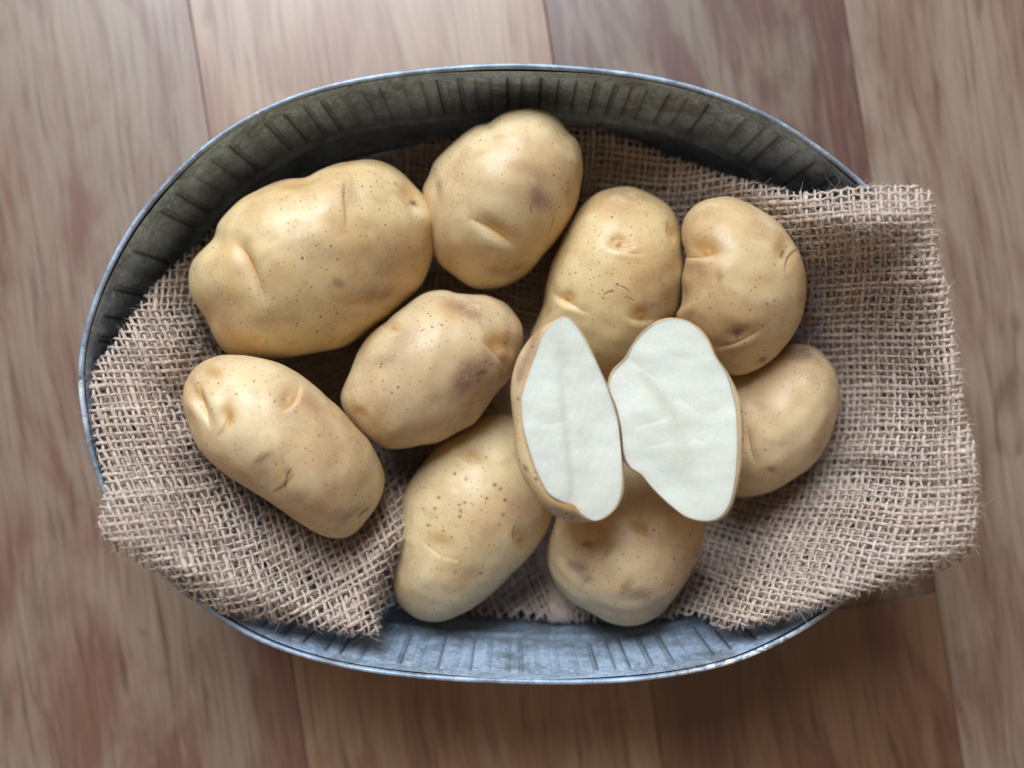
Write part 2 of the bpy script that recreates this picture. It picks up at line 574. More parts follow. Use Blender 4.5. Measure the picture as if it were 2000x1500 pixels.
# ------------------------------------------------------------------ surface features shared by the potatoes
def apply_features(U, Vp, feats, mask):
    """dents, creases, stains written in photograph pixels on the seen side; returns displacement (m) and colour masks"""
    d = np.zeros(U.shape)
    out = {k: np.zeros(U.shape) for k in ('stain', 'tan', 'cork', 'pale')}
    for f in feats:
        k, x, y, ang = f[0], f[1], f[2], math.radians(f[3])
        u = (U - x) * math.cos(ang) + (Vp - y) * math.sin(ang)
        v = -(U - x) * math.sin(ang) + (Vp - y) * math.cos(ang)
        if k == 'dent':                      # length, width, depth in mm (negative: a bump)
            lx, ly, dep = f[4:7]
            d -= dep * .00080 * np.exp(-(u / lx) ** 2 - (v / ly) ** 2)
        elif k == 'crease':                  # half length, width, depth in mm, bend
            ln, w, dep, bend = f[4:8]
            vv = v - bend * u * u / ln
            al = np.exp(-(u / ln) ** 4)
            d += al * .00068 * dep * (-.8 * np.exp(-(vv / (.8 * w)) ** 2) - .5 * np.exp(-((vv + 1.5 * w) / (2.2 * w)) ** 2) + .38 * np.exp(-((vv - 3.2 * w) / (2.6 * w)) ** 2))
            out['pale'] += .16 * al * np.exp(-((vv - 2.4 * w) / (1.3 * w)) ** 2) * min(1, dep)
            out['tan'] += .35 * al * np.exp(-((vv + 1.2 * w) / (1.6 * w)) ** 2) * min(1, dep)
        elif k == 'line':
            ln, w, amt, bend = f[4:8]
            vv = v - bend * u * u / ln
            out['cork'] += amt * np.exp(-(u / ln) ** 4 - (vv / w) ** 2)
            d -= .00025 * np.exp(-(u / ln) ** 4 - (vv / w) ** 2)
        else:                                # a coloured patch: length, width, strength
            lx, ly, amt = f[4:7]
            out[k] += amt * np.exp(-((u / lx) ** 2 + (v / ly) ** 2) ** 1.3)
    for k in out:
        out[k] = np.clip(out[k] * mask, 0, 1)
    return d * mask, out


def frame_at(cx, cy, z):
    """a point at height z and axes with the third one towards the viewer"""
    C = wpt(cx, cy, z)
    e3 = CAM - C
    D = np.linalg.norm(e3)
    e3 = e3 / D
    e1 = np.cross([0, 1, 0], e3)
    e1 /= np.linalg.norm(e1)
    e2 = np.cross(e3, e1)
    return C, e1, e2, e3, D


def onto_plane(px, C, e3):
    """sight lines of pixels met with the plane through C across e3"""
    p = wpt(px[:, 0], px[:, 1], RIM_Z) - CAM
    t = ((C - CAM) @ e3) / (p @ e3)
    return CAM + p * t[:, None]


def eye(x, y, ang, size, dep, cork=.0, tan=.75):
    """a potato eye: hollow with a curved brow below it"""
    r = math.radians(ang)
    ox, oy = -math.sin(r), math.cos(r)
    return [('dent', x, y, ang, size, size * .72, dep),
            ('tan', x - ox * size * .05, y - oy * size * .05, ang, size * .85, size * .55, tan),
            ('crease', x + ox * size * .55, y + oy * size * .55, ang, size * 1.25, size * .14, dep * .42, -.22),
            ('dent', x + ox * size * .15, y + oy * size * .15, ang, size * .22, size * .2, -dep * .35),
            ('cork', x + ox * size * .1, y + oy * size * .1, ang, size * .28, size * .2, cork)]


POTATO_GROUP = 'whole potatoes in the tub'


def whole_potato(label, outline, zc, H, feats, seed, tilt=(0, 0), ex=1.0, lump=.7):
    H = H * 1.13
    ocur = closed_curve(outline, 1400)
    c = ocur.mean(0)
    C, e1, e2, e3, D = frame_at(c[0], c[1], zc)
    W = onto_plane(ocur, C, e3) - C
    ab = np.stack([W @ e1, W @ e2], -1)
    n = 340
    T, R = polar(ab, np.zeros(2), n, sig=1.0)
    Rs = gsmooth(R, n * .055)
    phi = np.concatenate([np.linspace(-math.pi / 2, 0, 40, endpoint=False), np.linspace(0, math.pi / 2, 130)])
    phi[0] += .004
    phi[-1] -= .004
    F, TT = np.meshgrid(phi, T, indexing='ij')
    w = np.abs(np.sin(F)) ** 1.3
    Re = R[None] * (1 - w) + Rs[None] * w
    a = Re * np.cos(F) ** ex * np.cos(TT)
    b = Re * np.cos(F) ** ex * np.sin(TT)
    h = H * np.sign(np.sin(F)) * np.abs(np.sin(F)) ** ex
    # outward direction
    nx, ny, nz = a / Rs[None] ** 2, b / Rs[None] ** 2, h / H ** 2
    nl = np.sqrt(nx ** 2 + ny ** 2 + nz ** 2)
    nx, ny, nz = nx / nl, ny / nl, nz / nl
    h = h + tilt[0] * a + tilt[1] * b
    P = C + a[..., None] * e1 + b[..., None] * e2 + h[..., None] * e3
    Nn = nx[..., None] * e1 + ny[..., None] * e2 + nz[..., None] * e3
    U, Vp = to_px(P)
    mask = np.clip((np.sin(F) + .15) / .3, 0, 1)
    d, att = apply_features(U, Vp, feats, mask)
    d += lump * .0011 * wob(P, seed, 130, 2) * np.abs(np.sin(F)) + .00022 * wob(P, seed + 50, 420, 2)
    P = P + Nn * d[..., None]
    st = np.linalg.norm(np.diff(P, axis=0), axis=-1)
    arc = np.concatenate([np.cumsum(st[::-1], 0)[::-1], np.zeros((1, n))])
    smap = np.stack([arc * np.cos(TT), arc * np.sin(TT), 0 * arc], -1)
    base = np.array([C[0], C[1], max(.026, zc - H)])
    o = mesh_obj('potato', P - base, grid_quads(len(phi), n, True), M_SKIN, None, attrs={**{k: v.ravel() for k, v in att.items()}, 'skin_map': smap.reshape(-1, 3)})
    o.location = base
    tag(o, label, 'potato', POTATO_GROUP)
    return o


# ------------------------------------------------------------------ the potatoes
P1 = [(369, 540), (377, 508), (400, 483), (417, 462), (430, 431), (470, 391), (521, 364), (563, 351), (598, 346), (630, 332),
      (670, 319), (723, 313), (763, 324), (803, 356), (830, 388), (845, 411), (850, 436), (847, 481), (841, 513), (825, 553),
      (790, 591), (737, 633), (697, 663), (657, 681), (577, 696), (510, 699), (457, 696), (435, 685), (415, 655), (401, 620), (382, 593), (370, 567)]
whole_potato('largest potato, upper left, with a deep crease near its left end', P1, .074, .034, [
    ('dent', 478, 512, 68, 58, 17, 2.6), ('crease', 497, 540, 66, 58, 4.5, 1.5, .10), ('tan', 480, 512, 66, 34, 10, .75),
    ('dent', 440, 560, 60, 40, 30, -1.2), ('dent', 425, 470, 40, 26, 22, 1.4),
    ('dent', 690, 382, 80, 40, 22, 1.2), ('crease', 675, 402, 86, 40, 3.2, .8, .02), ('stain', 690, 380, 80, 26, 14, .35), ('line', 674, 372, 95, 16, 2.2, .5, .1),
    ('dent', 797, 378, 55, 26, 12, 1.6), ('tan', 797, 372, 60, 24, 10, .65), ('cork', 809, 396, 50, 8, 6, .95), ('pale', 812, 414, 60, 12, 8, .7), ('dent', 836, 425, 60, 26, 18, -1.3),
    ('dent', 590, 356, 165, 40, 9, 1.6), ('tan', 575, 360, 165, 30, 8, .5),
    ('stain', 737, 572, -5, 52, 20, .75), ('stain', 757, 490, 10, 50, 34, .38), ('stain', 745, 525, 70, 20, 30, .5), ('stain', 603, 487, 20, 44, 26, .32),
    ('stain', 660, 552, 40, 14, 10, .65), ('dent', 735, 590, -15, 60, 14, .9), ('crease', 722, 598, 8, 46, 3.5, .45, .08),
    ('stain', 700, 610, -20, 60, 20, .28), ('stain', 480, 625, 10, 50, 14, .28), ('stain', 525, 620, 20, 26, 30, .3)], 11, (0, .05))

P2 = [(826, 373), (835, 349), (853, 312), (888, 277), (928, 248), (958, 237), (992, 219), (1027, 212), (1061, 216), (1088, 232),
      (1109, 257), (1128, 275), (1137, 307), (1136, 347), (1128, 392), (1107, 440), (1067, 491), (1027, 536), (987, 559),
      (949, 566), (917, 560), (880, 533), (855, 512), (838, 467), (828, 413)]
whole_potato('rounded potato at the top centre against the far side of the tub', P2, .066, .033, [
    ('dent', 968, 445, 32, 44, 17, 2.2), ('crease', 960, 452, 32, 46, 4.0, 1.1, .02), ('tan', 975, 452, 30, 38, 12, .8), ('dent', 960, 478, 25, 34, 16, -1.1),
    ('stain', 856, 362, 78, 26, 8, .75), ('stain', 1053, 372, 0, 22, 26, .6), ('stain', 1062, 402, 20, 34, 18, .5), ('stain', 1115, 380, 90, 30, 12, .45),
    ('stain', 1010, 523, -35, 24, 8, .6), ('stain', 965, 530, 0, 26, 12, .4), ('dent', 955, 250, 60, 30, 14, 1.0), ('dent', 1112, 285, 60, 26, 16, .9),
    ('line', 1039, 412, 80, 9, 1.2, .7, .0), ('line', 1080, 440, 110, 22, 1.1, .5, .1), ('stain', 1030, 330, 20, 40, 16, .25)], 22, (0, .04))

P3 = [(1165, 379), (1203, 366), (1235, 366), (1272, 379), (1307, 403), (1325, 435), (1333, 478), (1335, 521), (1332, 563), (1322, 606),
      (1296, 655), (1262, 710), (1205, 745), (1140, 735), (1080, 698), (1036, 665), (1046, 633), (1062, 592), (1069, 550), (1080, 507), (1099, 467), (1117, 433), (1139, 401)]
whole_potato('freckled potato behind the two cut halves with a small hollow eye in its middle', P3, .058, .031,
             eye(1208, 470, 10, 24, 2.2, .15) + eye(1107, 582, 30, 20, 1.7, .1) + eye(1253, 616, 5, 22, 1.6, .2, .9) + eye(1314, 452, 80, 16, 1.2, .0, .6) + [
    ('crease', 1228, 494, 12, 26, 2.5, .7, -.1), ('crease', 1115, 597, 28, 34, 2.6, .7, -.05),
    ('line', 1189, 571, -22, 11, 2.2, .8, .1), ('line', 1217, 561, 25, 16, 1.4, .6, .25), ('line', 1229, 583, 20, 11, 1.3, .6, .1),
    ('stain', 1238, 384, 8, 44, 10, .55), ('stain', 1300, 560, 80, 50, 24, .4), ('stain', 1275, 585, 0, 40, 30, .3), ('stain', 1215, 400, 10, 50, 18, .15),
    ('stain', 1085, 610, 40, 34, 14, .35)], 33, (0, -.02))

P4 = [(1331, 470), (1332, 447), (1340, 421), (1364, 397), (1399, 386), (1433, 387), (1471, 402), (1508, 426), (1540, 458), (1561, 493),
      (1572, 530), (1575, 567), (1569, 610), (1556, 645), (1532, 677), (1503, 706), (1473, 725), (1439, 734), (1405, 722), (1365, 688),
      (1330, 645), (1319, 618), (1330, 598), (1334, 575), (1332, 546), (1337, 521), (1340, 505), (1336, 488)]
whole_potato('smooth yellow potato at the right with a dark pitted eye low on its side', P4, .076, .030, [
    ('dent', 1368, 482, 20, 40, 20, 2.6), ('tan', 1375, 482, 15, 26, 18, .85), ('crease', 1368, 500, -8, 34, 3.5, .9, -.1), ('dent', 1378, 490, 0, 5, 5, -.7), ('stain', 1400, 470, 0, 34, 26, .3),
    ('dent', 1530, 488, 110, 24, 16, 1.5), ('tan', 1524, 480, 100, 22, 16, .55), ('cork', 1530, 494, 110, 12, 5, .8), ('crease', 1541, 505, 118, 22, 2.6, .9, -.25),
    ('dent', 1440, 650, -15, 26, 12, 1.4), ('cork', 1439, 652, -15, 13, 6, .95), ('stain', 1436, 652, -15, 28, 12, .7), ('crease', 1442, 668, -22, 44, 2.8, .8, -.12),
    ('cork', 1490, 702, -30, 8, 6, .9), ('stain', 1405, 538, 90, 14, 7, .5), ('stain', 1380, 415, 100, 14, 8, .4), ('stain', 1352, 610, 20, 8, 6, .5)], 44, (0, .03), lump=.6)

P5 = [(665, 775), (672, 751), (685, 724), (699, 689), (720, 657), (755, 628), (800, 591), (832, 572), (869, 566), (896, 572), (923, 576),
      (955, 579), (987, 593), (1008, 617), (1019, 641), (1020, 668), (1011, 705), (995, 737), (968, 769), (947, 799), (923, 828), (893, 844),
      (859, 863), (813, 872), (768, 877), (741, 871), (717, 852), (693, 831), (672, 801)]
whole_potato('potato in the middle with a brown scuffed top and dark dirt patch', P5, .070, .030,
             eye(770, 638, 20, 17, 1.2, .35, .5) + [
    ('dent', 912, 592, 25, 46, 16, 1.5), ('stain', 905, 604, 26, 50, 14, .8), ('stain', 928, 596, 26, 34, 14, .55), ('tan', 880, 605, 30, 34, 16, .45),
    ('dent', 980, 672, 40, 26, 20, 2.0), ('tan', 978, 668, 40, 28, 20, .85), ('crease', 972, 694, 52, 36, 3.0, .9, .12), ('dent', 985, 690, 30, 14, 12, -.7),
    ('stain', 918, 728, -30, 46, 24, .8), ('cork', 941, 728, -30, 12, 5, .65), ('cork', 912, 718, -20, 24, 16, .28), ('stain', 905, 755, -60, 28, 18, .5),
    ('stain', 745, 704, -10, 26, 14, .55), ('stain', 790, 662, -40, 34, 18, .35), ('dent', 703, 808, 40, 18, 12, 1.0), ('tan', 705, 806, 40, 20, 12, .6), ('stain', 900, 825, -35, 36, 12, .5),
    ('dent', 720, 720, 100, 40, 20, .6)], 55, (0, .02))

P6 = [(359, 771), (363, 745), (380, 721), (409, 701), (441, 694), (489, 698), (532, 705), (575, 726), (615, 755), (655, 790), (687, 825),
      (719, 859), (740, 894), (751, 929), (748, 961), (735, 993), (713, 1022), (695, 1041), (671, 1052), (641, 1050), (612, 1038), (580, 1017),
      (548, 995), (513, 971), (473, 947), (433, 921), (401, 891), (380, 859), (368, 825), (361, 798)]
whole_potato('long potato lying on the burlap at lower left with a folded left end', P6, .090, .030, [
    ('dent', 565, 775, -55, 22, 15, 1.5), ('tan', 558, 776, -55, 20, 13, .55), ('crease', 575, 783, -55, 26, 2.8, 1.0, -.22), ('dent', 568, 777, 0, 6, 6, -.6),
    ('dent', 441, 812, 80, 22, 14, 1.9), ('tan', 444, 808, 80, 20, 14, .8), ('crease', 438, 832, 112, 24, 2.8, 1.0, .1),
    ('dent', 388, 782, 62, 44, 11, 2.6), ('crease', 392, 788, 78, 44, 4, 1.3, -.12), ('tan', 388, 772, 60, 26, 9, .7), ('dent', 375, 795, 70, 16, 10, -1.2),
    ('dent', 404, 738, 40, 16, 10, 1.4), ('tan', 420, 726, 20, 20, 12, .75), ('dent', 407, 742, 40, 9, 7, -1.0), ('dent', 415, 790, 70, 30, 16, -.9),
    ('tan', 552, 935, 80, 22, 14, .5), ('line', 560, 935, 105, 22, 1.6, .75, -.2), ('crease', 553, 950, 140, 22, 2.4, .6, .1),
    ('stain', 515, 893, -35, 18, 7, .8), ('stain', 562, 922, 90, 10, 8, .6), ('stain', 490, 880, 20, 60, 24, .3), ('stain', 600, 975, 35, 70, 18, .35), ('stain', 640, 845, 40, 30, 20, .35),
    ('line', 711, 1001, -45, 13, 1.8, 1.0, .05), ('stain', 690, 1000, -20, 36, 12, .5), ('dent', 700, 1005, -45, 28, 10, .6), ('stain', 612, 792, 30, 30, 12, .35)], 66, (-.03, .03), lump=.6)

P7 = [(790, 960), (813, 923), (836, 891), (871, 853), (907, 830), (942, 815), (971, 807), (1000, 812), (1035, 840), (1065, 895), (1085, 955),
      (1083, 1003), (1065, 1043), (1041, 1079), (1009, 1111), (980, 1140), (948, 1169), (912, 1193), (871, 1211), (836, 1214), (804, 1202),
      (778, 1178), (768, 1145), (772, 1100), (776, 1050), (780, 1000)]
whole_potato('pale potato with many dark freckles at the bottom centre', P7, .054, .030,
             eye(925, 886, 15, 26, 1.6, .1, .55) + eye(1020, 1053, 75, 22, 1.7, .25, .8) + [
    ('dent', 860, 1062, 15, 34, 20, 1.1), ('tan', 862, 1052, 10, 30, 14, .5), ('crease', 845, 1076, 38, 26, 2.0, .32, -.05), ('crease', 882, 1092, 12, 24, 1.8, .3, -.05),
    ('dent', 955, 876, 70, 36, 20, .9),
    ('stain', 1005, 1000, 60, 50, 14, .2), ('cork', 900, 998, 90, 4, 4, .8), ('cork', 966, 948, 90, 4, 4, .9), ('cork', 977, 955, 90, 3.6, 3.6, .8), ('cork', 986, 977, 0, 4, 4, .8),
    ('cork', 982, 1005, 0, 4, 4, .8), ('cork', 898, 1009, 0, 4, 3.5, .8), ('cork', 908, 982, 0, 4, 3, .7), ('cork', 924, 986, 0, 3.6, 3, .7), ('cork', 857, 972, 0, 4, 3.5, .7),
    ('cork', 849, 993, 0, 4, 3.5, .7), ('cork', 950, 974, 0, 4, 3, .7), ('cork', 836, 1026, 0, 4, 3.5, .7), ('cork', 910, 937, 0, 3.6, 3.6, .7), ('cork', 889, 1118, 0, 3.6, 3, .7),
    ('cork', 939, 1121, 0, 3.6, 3, .7), ('cork', 899, 1097, 0, 5, 3, .6), ('cork', 974, 1024, 0, 4, 3, .5)], 77, (0, .0), lump=.6)

P8 = [(1069, 1077), (1073, 1047), (1085, 1010), (1105, 972), (1150, 925), (1210, 903), (1270, 918), (1325, 950), (1362, 985), (1377, 1026),
      (1373, 1063), (1359, 1098), (1338, 1138), (1311, 1178), (1285, 1202), (1253, 1219), (1221, 1223), (1189, 1215), (1157, 1197), (1125, 1181),
      (1098, 1157), (1079, 1127), (1071, 1101)]
whole_potato('stubby yellow potato at the bottom under the two cut halves', P8, .057, .030,
             eye(1259, 1030, 30, 22, 1.8, .1, .7) + [
    ('stain', 1125, 1106, 10, 30, 12, .7), ('dent', 1098, 1095, 40, 20, 10, .9), ('pale', 1098, 1094, 20, 8, 4, .5), ('stain', 1149, 1063, 10, 12, 8, .8), ('stain', 1150, 1085, 10, 40, 26, .35),
    ('stain', 1223, 1143, -50, 20, 9, .55), ('stain', 1253, 1162, 10, 34, 14, .7), ('stain', 1190, 1075, -50, 20, 7, .5), ('stain', 1148, 1130, 0, 10, 9, .6), ('stain', 1285, 1188, -20, 26, 14, .5),
    ('tan', 1160, 1040, 10, 40, 20, .3), ('line', 1330, 1070, 15, 30, 1.2, .4, .05), ('stain', 1190, 1190, 10, 50, 14, .3)], 88, (0, .0))

P9 = [(1505, 683), (1543, 673), (1574, 674), (1599, 685), (1620, 706), (1634, 729), (1640, 760), (1638, 795), (1631, 827), (1618, 860), (1604, 888),
      (1578, 916), (1548, 937), (1515, 956), (1480, 967), (1443, 970), (1405, 955), (1382, 905), (1385, 830), (1410, 760), (1455, 712)]
whole_potato('potato at the far right tucked partly under the smooth yellow one', P9, .055, .030, [
    ('stain', 1552, 690, 15, 40, 16, .8), ('stain', 1572, 690, 0, 14, 14, .5), ('crease', 1463, 872, 78, 30, 3.4, 1.0, -.12), ('dent', 1452, 872, 80, 34, 12, 1.0),
    ('stain', 1506, 916, 30, 8, 6, .8), ('stain', 1455, 916, 40, 18, 14, .5), ('stain', 1598, 860, 110, 40, 16, .4), ('stain', 1484, 790, 20, 20, 8, .4), ('tan', 1553, 770, 30, 26, 20, .3),
    ('stain', 1590, 750, 70, 26, 12, .3), ('dent', 1560, 800, 60, 60, 30, .7), ('stain', 1540, 860, -20, 50, 20, .25)], 99, (0, .0))


# ------------------------------------------------------------------ the cut potato halves
def half_potato(label, sil, face, zf, grad, drop, depth, feats, seed):
    fc = closed_curve(face, 1400)
    sc = closed_curve(sil, 1400)
    c = fc.mean(0)
    n = 300
    T, RF = polar(fc, c, n, sig=.7)
    _, RS = polar(sc, c, n, sig=1.0)
    RS = np.maximum(RS, RF + 1.5)
    base = wpt(c[0], c[1], zf - depth)
    root = empty('potato_half', tuple(base), label, 'potato half', 'cut potato halves on top of the pile')

    def zface(px, py):
        return zf + grad[0] * (px - c[0]) + grad[1] * (py - c[1])

    # cut face
    t = np.concatenate([np.linspace(.003, .96, 100), [.98, .99, 1.0]])
    Rr = RF[None] * t[:, None]
    px, py = c[0] + Rr * np.cos(T), c[1] + Rr * np.sin(T)
    z = zface(px, py) 
    P = wpt(px, py, z)
    d, att = apply_features(px, py, feats, np.ones(px.shape))
    P[..., 2] += 1.6 * d + .0010 * wob(P, seed, 105, 2) + .00022 * wob(P, seed + 3, 330, 2) + .00006 * wob(P, seed + 1, 900, 2)
    mesh_obj('cut_face', P - base, grid_quads(len(t), n, True), M_FLESH, root, attrs={k: v.ravel() for k, v in att.items()})
    # skin: from the edge of the face out to the widest line and round below
    rows = []
    fx, fy = c[0] + RF * np.cos(T), c[1] + RF * np.sin(T)
    sx, sy = c[0] + RS * np.cos(T), c[1] + RS * np.sin(T)
    zF = zface(fx, fy) - .0001
    zS = np.minimum(zface(sx, sy) - drop * (.25 + .75 * np.clip((RS - RF) / 40, 0, 1)), zF - .0015)
    WF, WS = wpt(fx, fy, zF), wpt(sx, sy, zS)
    cen = WS.mean(0)
    for a in np.linspace(0, math.pi / 2, 26):
        p = WF + (WS - WF) * math.sin(a)
        p[:, 2] = zF + (zS - zF) * (1 - math.cos(a))
        rows.append(p)
    zb = zf - depth
    for a in np.linspace(0, math.pi / 2 - .01, 46)[1:]:
        p = cen + (WS - cen) * math.cos(a) ** .85
        p[:, 2] = zS + (zb - zS) * math.sin(a)
        rows.append(p)
    S = np.array(rows)
    u, v = to_px(S)
    edge = np.zeros(u.shape)
    edge[:3] = .5
    sd, satt = apply_features(u, v, feats, np.ones(u.shape))
    satt = {k: v * (k == 'cork' or k == 'stain' or k == 'tan') for k, v in satt.items()}
    satt['tan'] = np.clip(satt['tan'] + edge, 0, 1)
    S = S + .0004 * wob(S, seed + 9, 200, 2)[..., None] * np.array([1, 1, .3]) * np.clip(np.arange(len(S)) / 12, 0, 1)[:, None, None]
    sk = mesh_obj('skin', S - base, grid_quads(len(S), n, True, flip=True), M_SKIN, root, attrs={**{k: v.ravel() for k, v in satt.items()}, 'skin_map': np.stack([u * PX, v * PX, 0 * u], -1).reshape(-1, 3)})
    return root


L_SIL = [(1098, 617), (1077, 626), (1047, 647), (1018, 685), (1003, 723), (998, 764), (1001, 823), (1006, 882), (1021, 928), (1047, 969),
         (1077, 1002), (1115, 1017), (1156, 1020), (1180, 1014), (1203, 994), (1216, 964), (1218, 923), (1214, 864), (1207, 811), (1186, 747),
         (1157, 685), (1128, 635), (1111, 619)]
L_FACE = [(1098, 619), (1080, 631), (1060, 653), (1048, 682), (1037, 717), (1025, 752), (1018, 785), (1022, 832), (1034, 879), (1048, 920),
          (1071, 962), (1100, 980), (1120, 986), (1137, 1004), (1160, 1017), (1180, 1011), (1201, 992), (1213, 963), (1215, 923), (1211, 864),
          (1204, 812), (1183, 748), (1154, 686), (1125, 636), (1109, 620)]
half_potato('left cut potato half, narrow white face and brown skin along its left side', L_SIL, L_FACE, .118, (-.00002, 0), .012, .030, [
    ('dent', 1108, 840, 84, 150, 9, .5), ('stain', 1110, 830, 86, 160, 10, .55), ('stain', 1100, 690, 84, 60, 12, .5), ('crease', 1078, 828, -8, 30, 5.8, 0.12, -.1),
    ('crease', 1080, 786, 0, 26, 5.8, 0.08, -.1), ('crease', 1118, 960, 105, 34, 7.8, 0.18, .1), ('crease', 1126, 716, -12, 22, 5.8, 0.08, -.1),
    ('dent', 1080, 945, 45, 40, 24, -.5), ('dent', 1150, 900, 90, 80, 30, .35), ('tan', 1118, 990, 20, 30, 4, .35), ('cork', 1012, 780, 80, 3, 3, .8),
    ('cork', 1047, 935, 50, 4, 3, .8), ('cork', 1028, 913, 60, 8, 3, .8), ('stain', 1035, 690, 110, 60, 12, .8), ('stain', 1012, 770, 95, 60, 10, .5), ('stain', 1100, 1000, 20, 40, 10, .8)], 5)
R_SIL = [(1314, 622), (1282, 628), (1253, 649), (1232, 678), (1220, 699), (1197, 722), (1187, 750), (1190, 768), (1202, 799), (1211, 843),
         (1217, 887), (1228, 912), (1252, 930), (1272, 954), (1302, 983), (1332, 1007), (1347, 1015), (1376, 1020), (1406, 1014), (1428, 990),
         (1439, 952), (1448, 893), (1453, 835), (1449, 791), (1439, 765), (1421, 726), (1400, 696), (1386, 666), (1368, 643), (1344, 627)]
R_FACE = [(1314, 624), (1283, 630), (1254, 651), (1233, 680), (1222, 700), (1199, 724), (1190, 750), (1193, 767), (1205, 799), (1214, 843),
          (1220, 887), (1231, 911), (1254, 928), (1274, 952), (1304, 981), (1333, 1005), (1348, 1012), (1376, 1017), (1403, 1011), (1422, 988),
          (1433, 948), (1438, 893), (1439, 835), (1435, 788), (1430, 766), (1418, 727), (1397, 697), (1383, 667), (1365, 645), (1343, 629)]
half_potato('right cut potato half with a wide white face turned up to the viewer', R_SIL, R_FACE, .119, (.00001, 0), .012, .030, [
    ('crease', 1258, 722, 36, 36, 5.8, 0.20, -.02), ('dent', 1285, 775, 52, 80, 14, .5), ('stain', 1290, 785, 55, 70, 14, .8), ('stain', 1325, 850, 65, 60, 14, .6),
    ('crease', 1270, 827, -15, 34, 5.8, 0.14, -.1), ('crease', 1285, 868, -12, 26, 5.8, 0.12, -.1), ('crease', 1350, 795, 35, 26, 5.1, 0.12, .0), ('crease', 1365, 860, 25, 14, 4.8, 0.12, 0),
    ('crease', 1335, 700, 20, 30, 4.8, 0.07, 0), ('dent', 1300, 930, 50, 60, 20, .4), ('stain', 1340, 925, 60, 70, 16, .4), ('stain', 1390, 800, -30, 50, 10, .3), ('cork', 1410, 940, 0, 2.5, 2.5, .9),
    ('tan', 1338, 1006, 35, 12, 5, .5), ('tan', 1256, 926, 30, 14, 3, .5)], 6)

# ------------------------------------------------------------------ burlap
edge_px = [(176, 745), (186, 712), (215, 675), (250, 628), (290, 570), (335, 520), (390, 472), (440, 422), (520, 380), (640, 350), (760, 300),
           (820, 275), (900, 262), (1000, 252), (1130, 247), (1200, 262), (1300, 300), (1400, 335), (1490, 360), (1560, 374), (1620, 374),
           (1690, 363), (1760, 364), (1818, 374), (1826, 400), (1828, 450), (1834, 500), (1850, 560), (1862, 640), (1873, 710), (1884, 800), (1900, 860),
           (1910, 920), (1911, 990), (1905, 1050), (1895, 1078), (1860, 1104), (1790, 1130), (1690, 1160), (1600, 1188), (1520, 1208), (1440, 1228),
           (1400, 1222), (1360, 1204), (1300, 1208), (1200, 1213), (1100, 1214), (1000, 1208), (930, 1204), (860, 1200), (800, 1192), (770, 1184),
           (752, 1192), (745, 1212), (744, 1240), (700, 1240), (640, 1232), (560, 1217), (470, 1206), (400, 1182), (340, 1142), (290, 1112), (225, 1072), (200, 1045), (192, 1005), (204, 960), (197, 910), (181, 840), (176, 790)]
zc_pts = [  # (px, py, height): how the cloth lies
    (176, 745, .1035), (178, 825, .1065), (198, 915, .113), (193, 1005, .120), (212, 1064, .121), (150, 900, .110), (160, 1080, .118),
    (230, 665, .099), (255, 775, .103), (285, 890, .108), (300, 1010, .121), (290, 1105, .124), (230, 980, .120),
    (310, 560, .084), (340, 690, .092), (375, 850, .094), (420, 1000, .098), (400, 1170, .118), (360, 1090, .120),
    (430, 430, .056), (470, 650, .034), (520, 860, .034), (560, 1060, .086), (570, 1210, .107), (480, 1120, .108), (500, 1010, .082),
    (620, 370, .034), (620, 600, .026), (660, 850, .026), (680, 1085, .078), (650, 1160, .090), (740, 1235, .098), (710, 1180, .093),
    (790, 290, .030), (790, 560, .020), (800, 850, .018), (770, 985, .066), (785, 1060, .078), (750, 1120, .084), (700, 1000, .055), (830, 1080, .030),
    (960, 262, .034), (960, 560, .018), (960, 850, .014), (850, 1180, .030), (785, 1150, .046), (790, 1110, .050),
    (1130, 250, .042), (1130, 560, .016), (1100, 850, .014), (1050, 1080, .020), (960, 1206, .036), (1060, 1130, .030), (1010, 1180, .036),
    (1300, 300, .052), (1300, 560, .018), (1280, 850, .014), (1220, 1080, .016), (1120, 1214, .040), (1200, 400, .034), (1400, 400, .060),
    (1480, 358, .080), (1520, 580, .040), (1480, 850, .018), (1400, 1070, .034), (1320, 1206, .056), (1400, 1150, .062),
    (1600, 375, .103), (1640, 600, .070), (1640, 850, .054), (1570, 1040, .068), (1430, 1224, .108), (1600, 480, .090), (1530, 1120, .092), (1500, 1180, .108),
    (1710, 366, .112), (1750, 600, .093), (1770, 740, .087), (1760, 850, .089), (1740, 1010, .102), (1660, 1165, .124), (1700, 455, .113), (1640, 1100, .109),
    (1822, 378, .124), (1858, 610, .121), (1890, 850, .122), (1908, 970, .123), (1900, 1075, .124), (1800, 1120, .123), (1840, 920, .117), (1835, 740, .112)]
CP = np.array(zc_pts)


def tps_fit(P, z, lam=6.0):
    r2 = ((P[:, None] - P[None]) ** 2).sum(-1) / 1e4
    K = .5 * r2 * np.log(r2 + 1e-9)
    n = len(P)
    A = np.zeros((n + 3, n + 3))
    A[:n, :n] = K + np.eye(n) * lam * .01
    A[:n, n:] = np.c_[np.ones(n), P / 1000]
    A[n:, :n] = A[:n, n:].T
    return np.linalg.solve(A, np.r_[z, 0, 0, 0])


TPS = tps_fit(CP[:, :2], CP[:, 2])


def tps_eval(X, Y):
    out = TPS[-3] + TPS[-2] * X / 1000 + TPS[-1] * Y / 1000
    for i in range(len(CP)):
        r2 = ((X - CP[i, 0]) ** 2 + (Y - CP[i, 1]) ** 2) / 1e4
        out = out + TPS[i] * .5 * r2 * np.log(r2 + 1e-9)
    return out


def sstep(x, a, b):
    t = np.clip((x - a) / (b - a), 0, 1)
    return t * t * (3 - 2 * t)


EDGE = closed_curve(edge_px, 900)
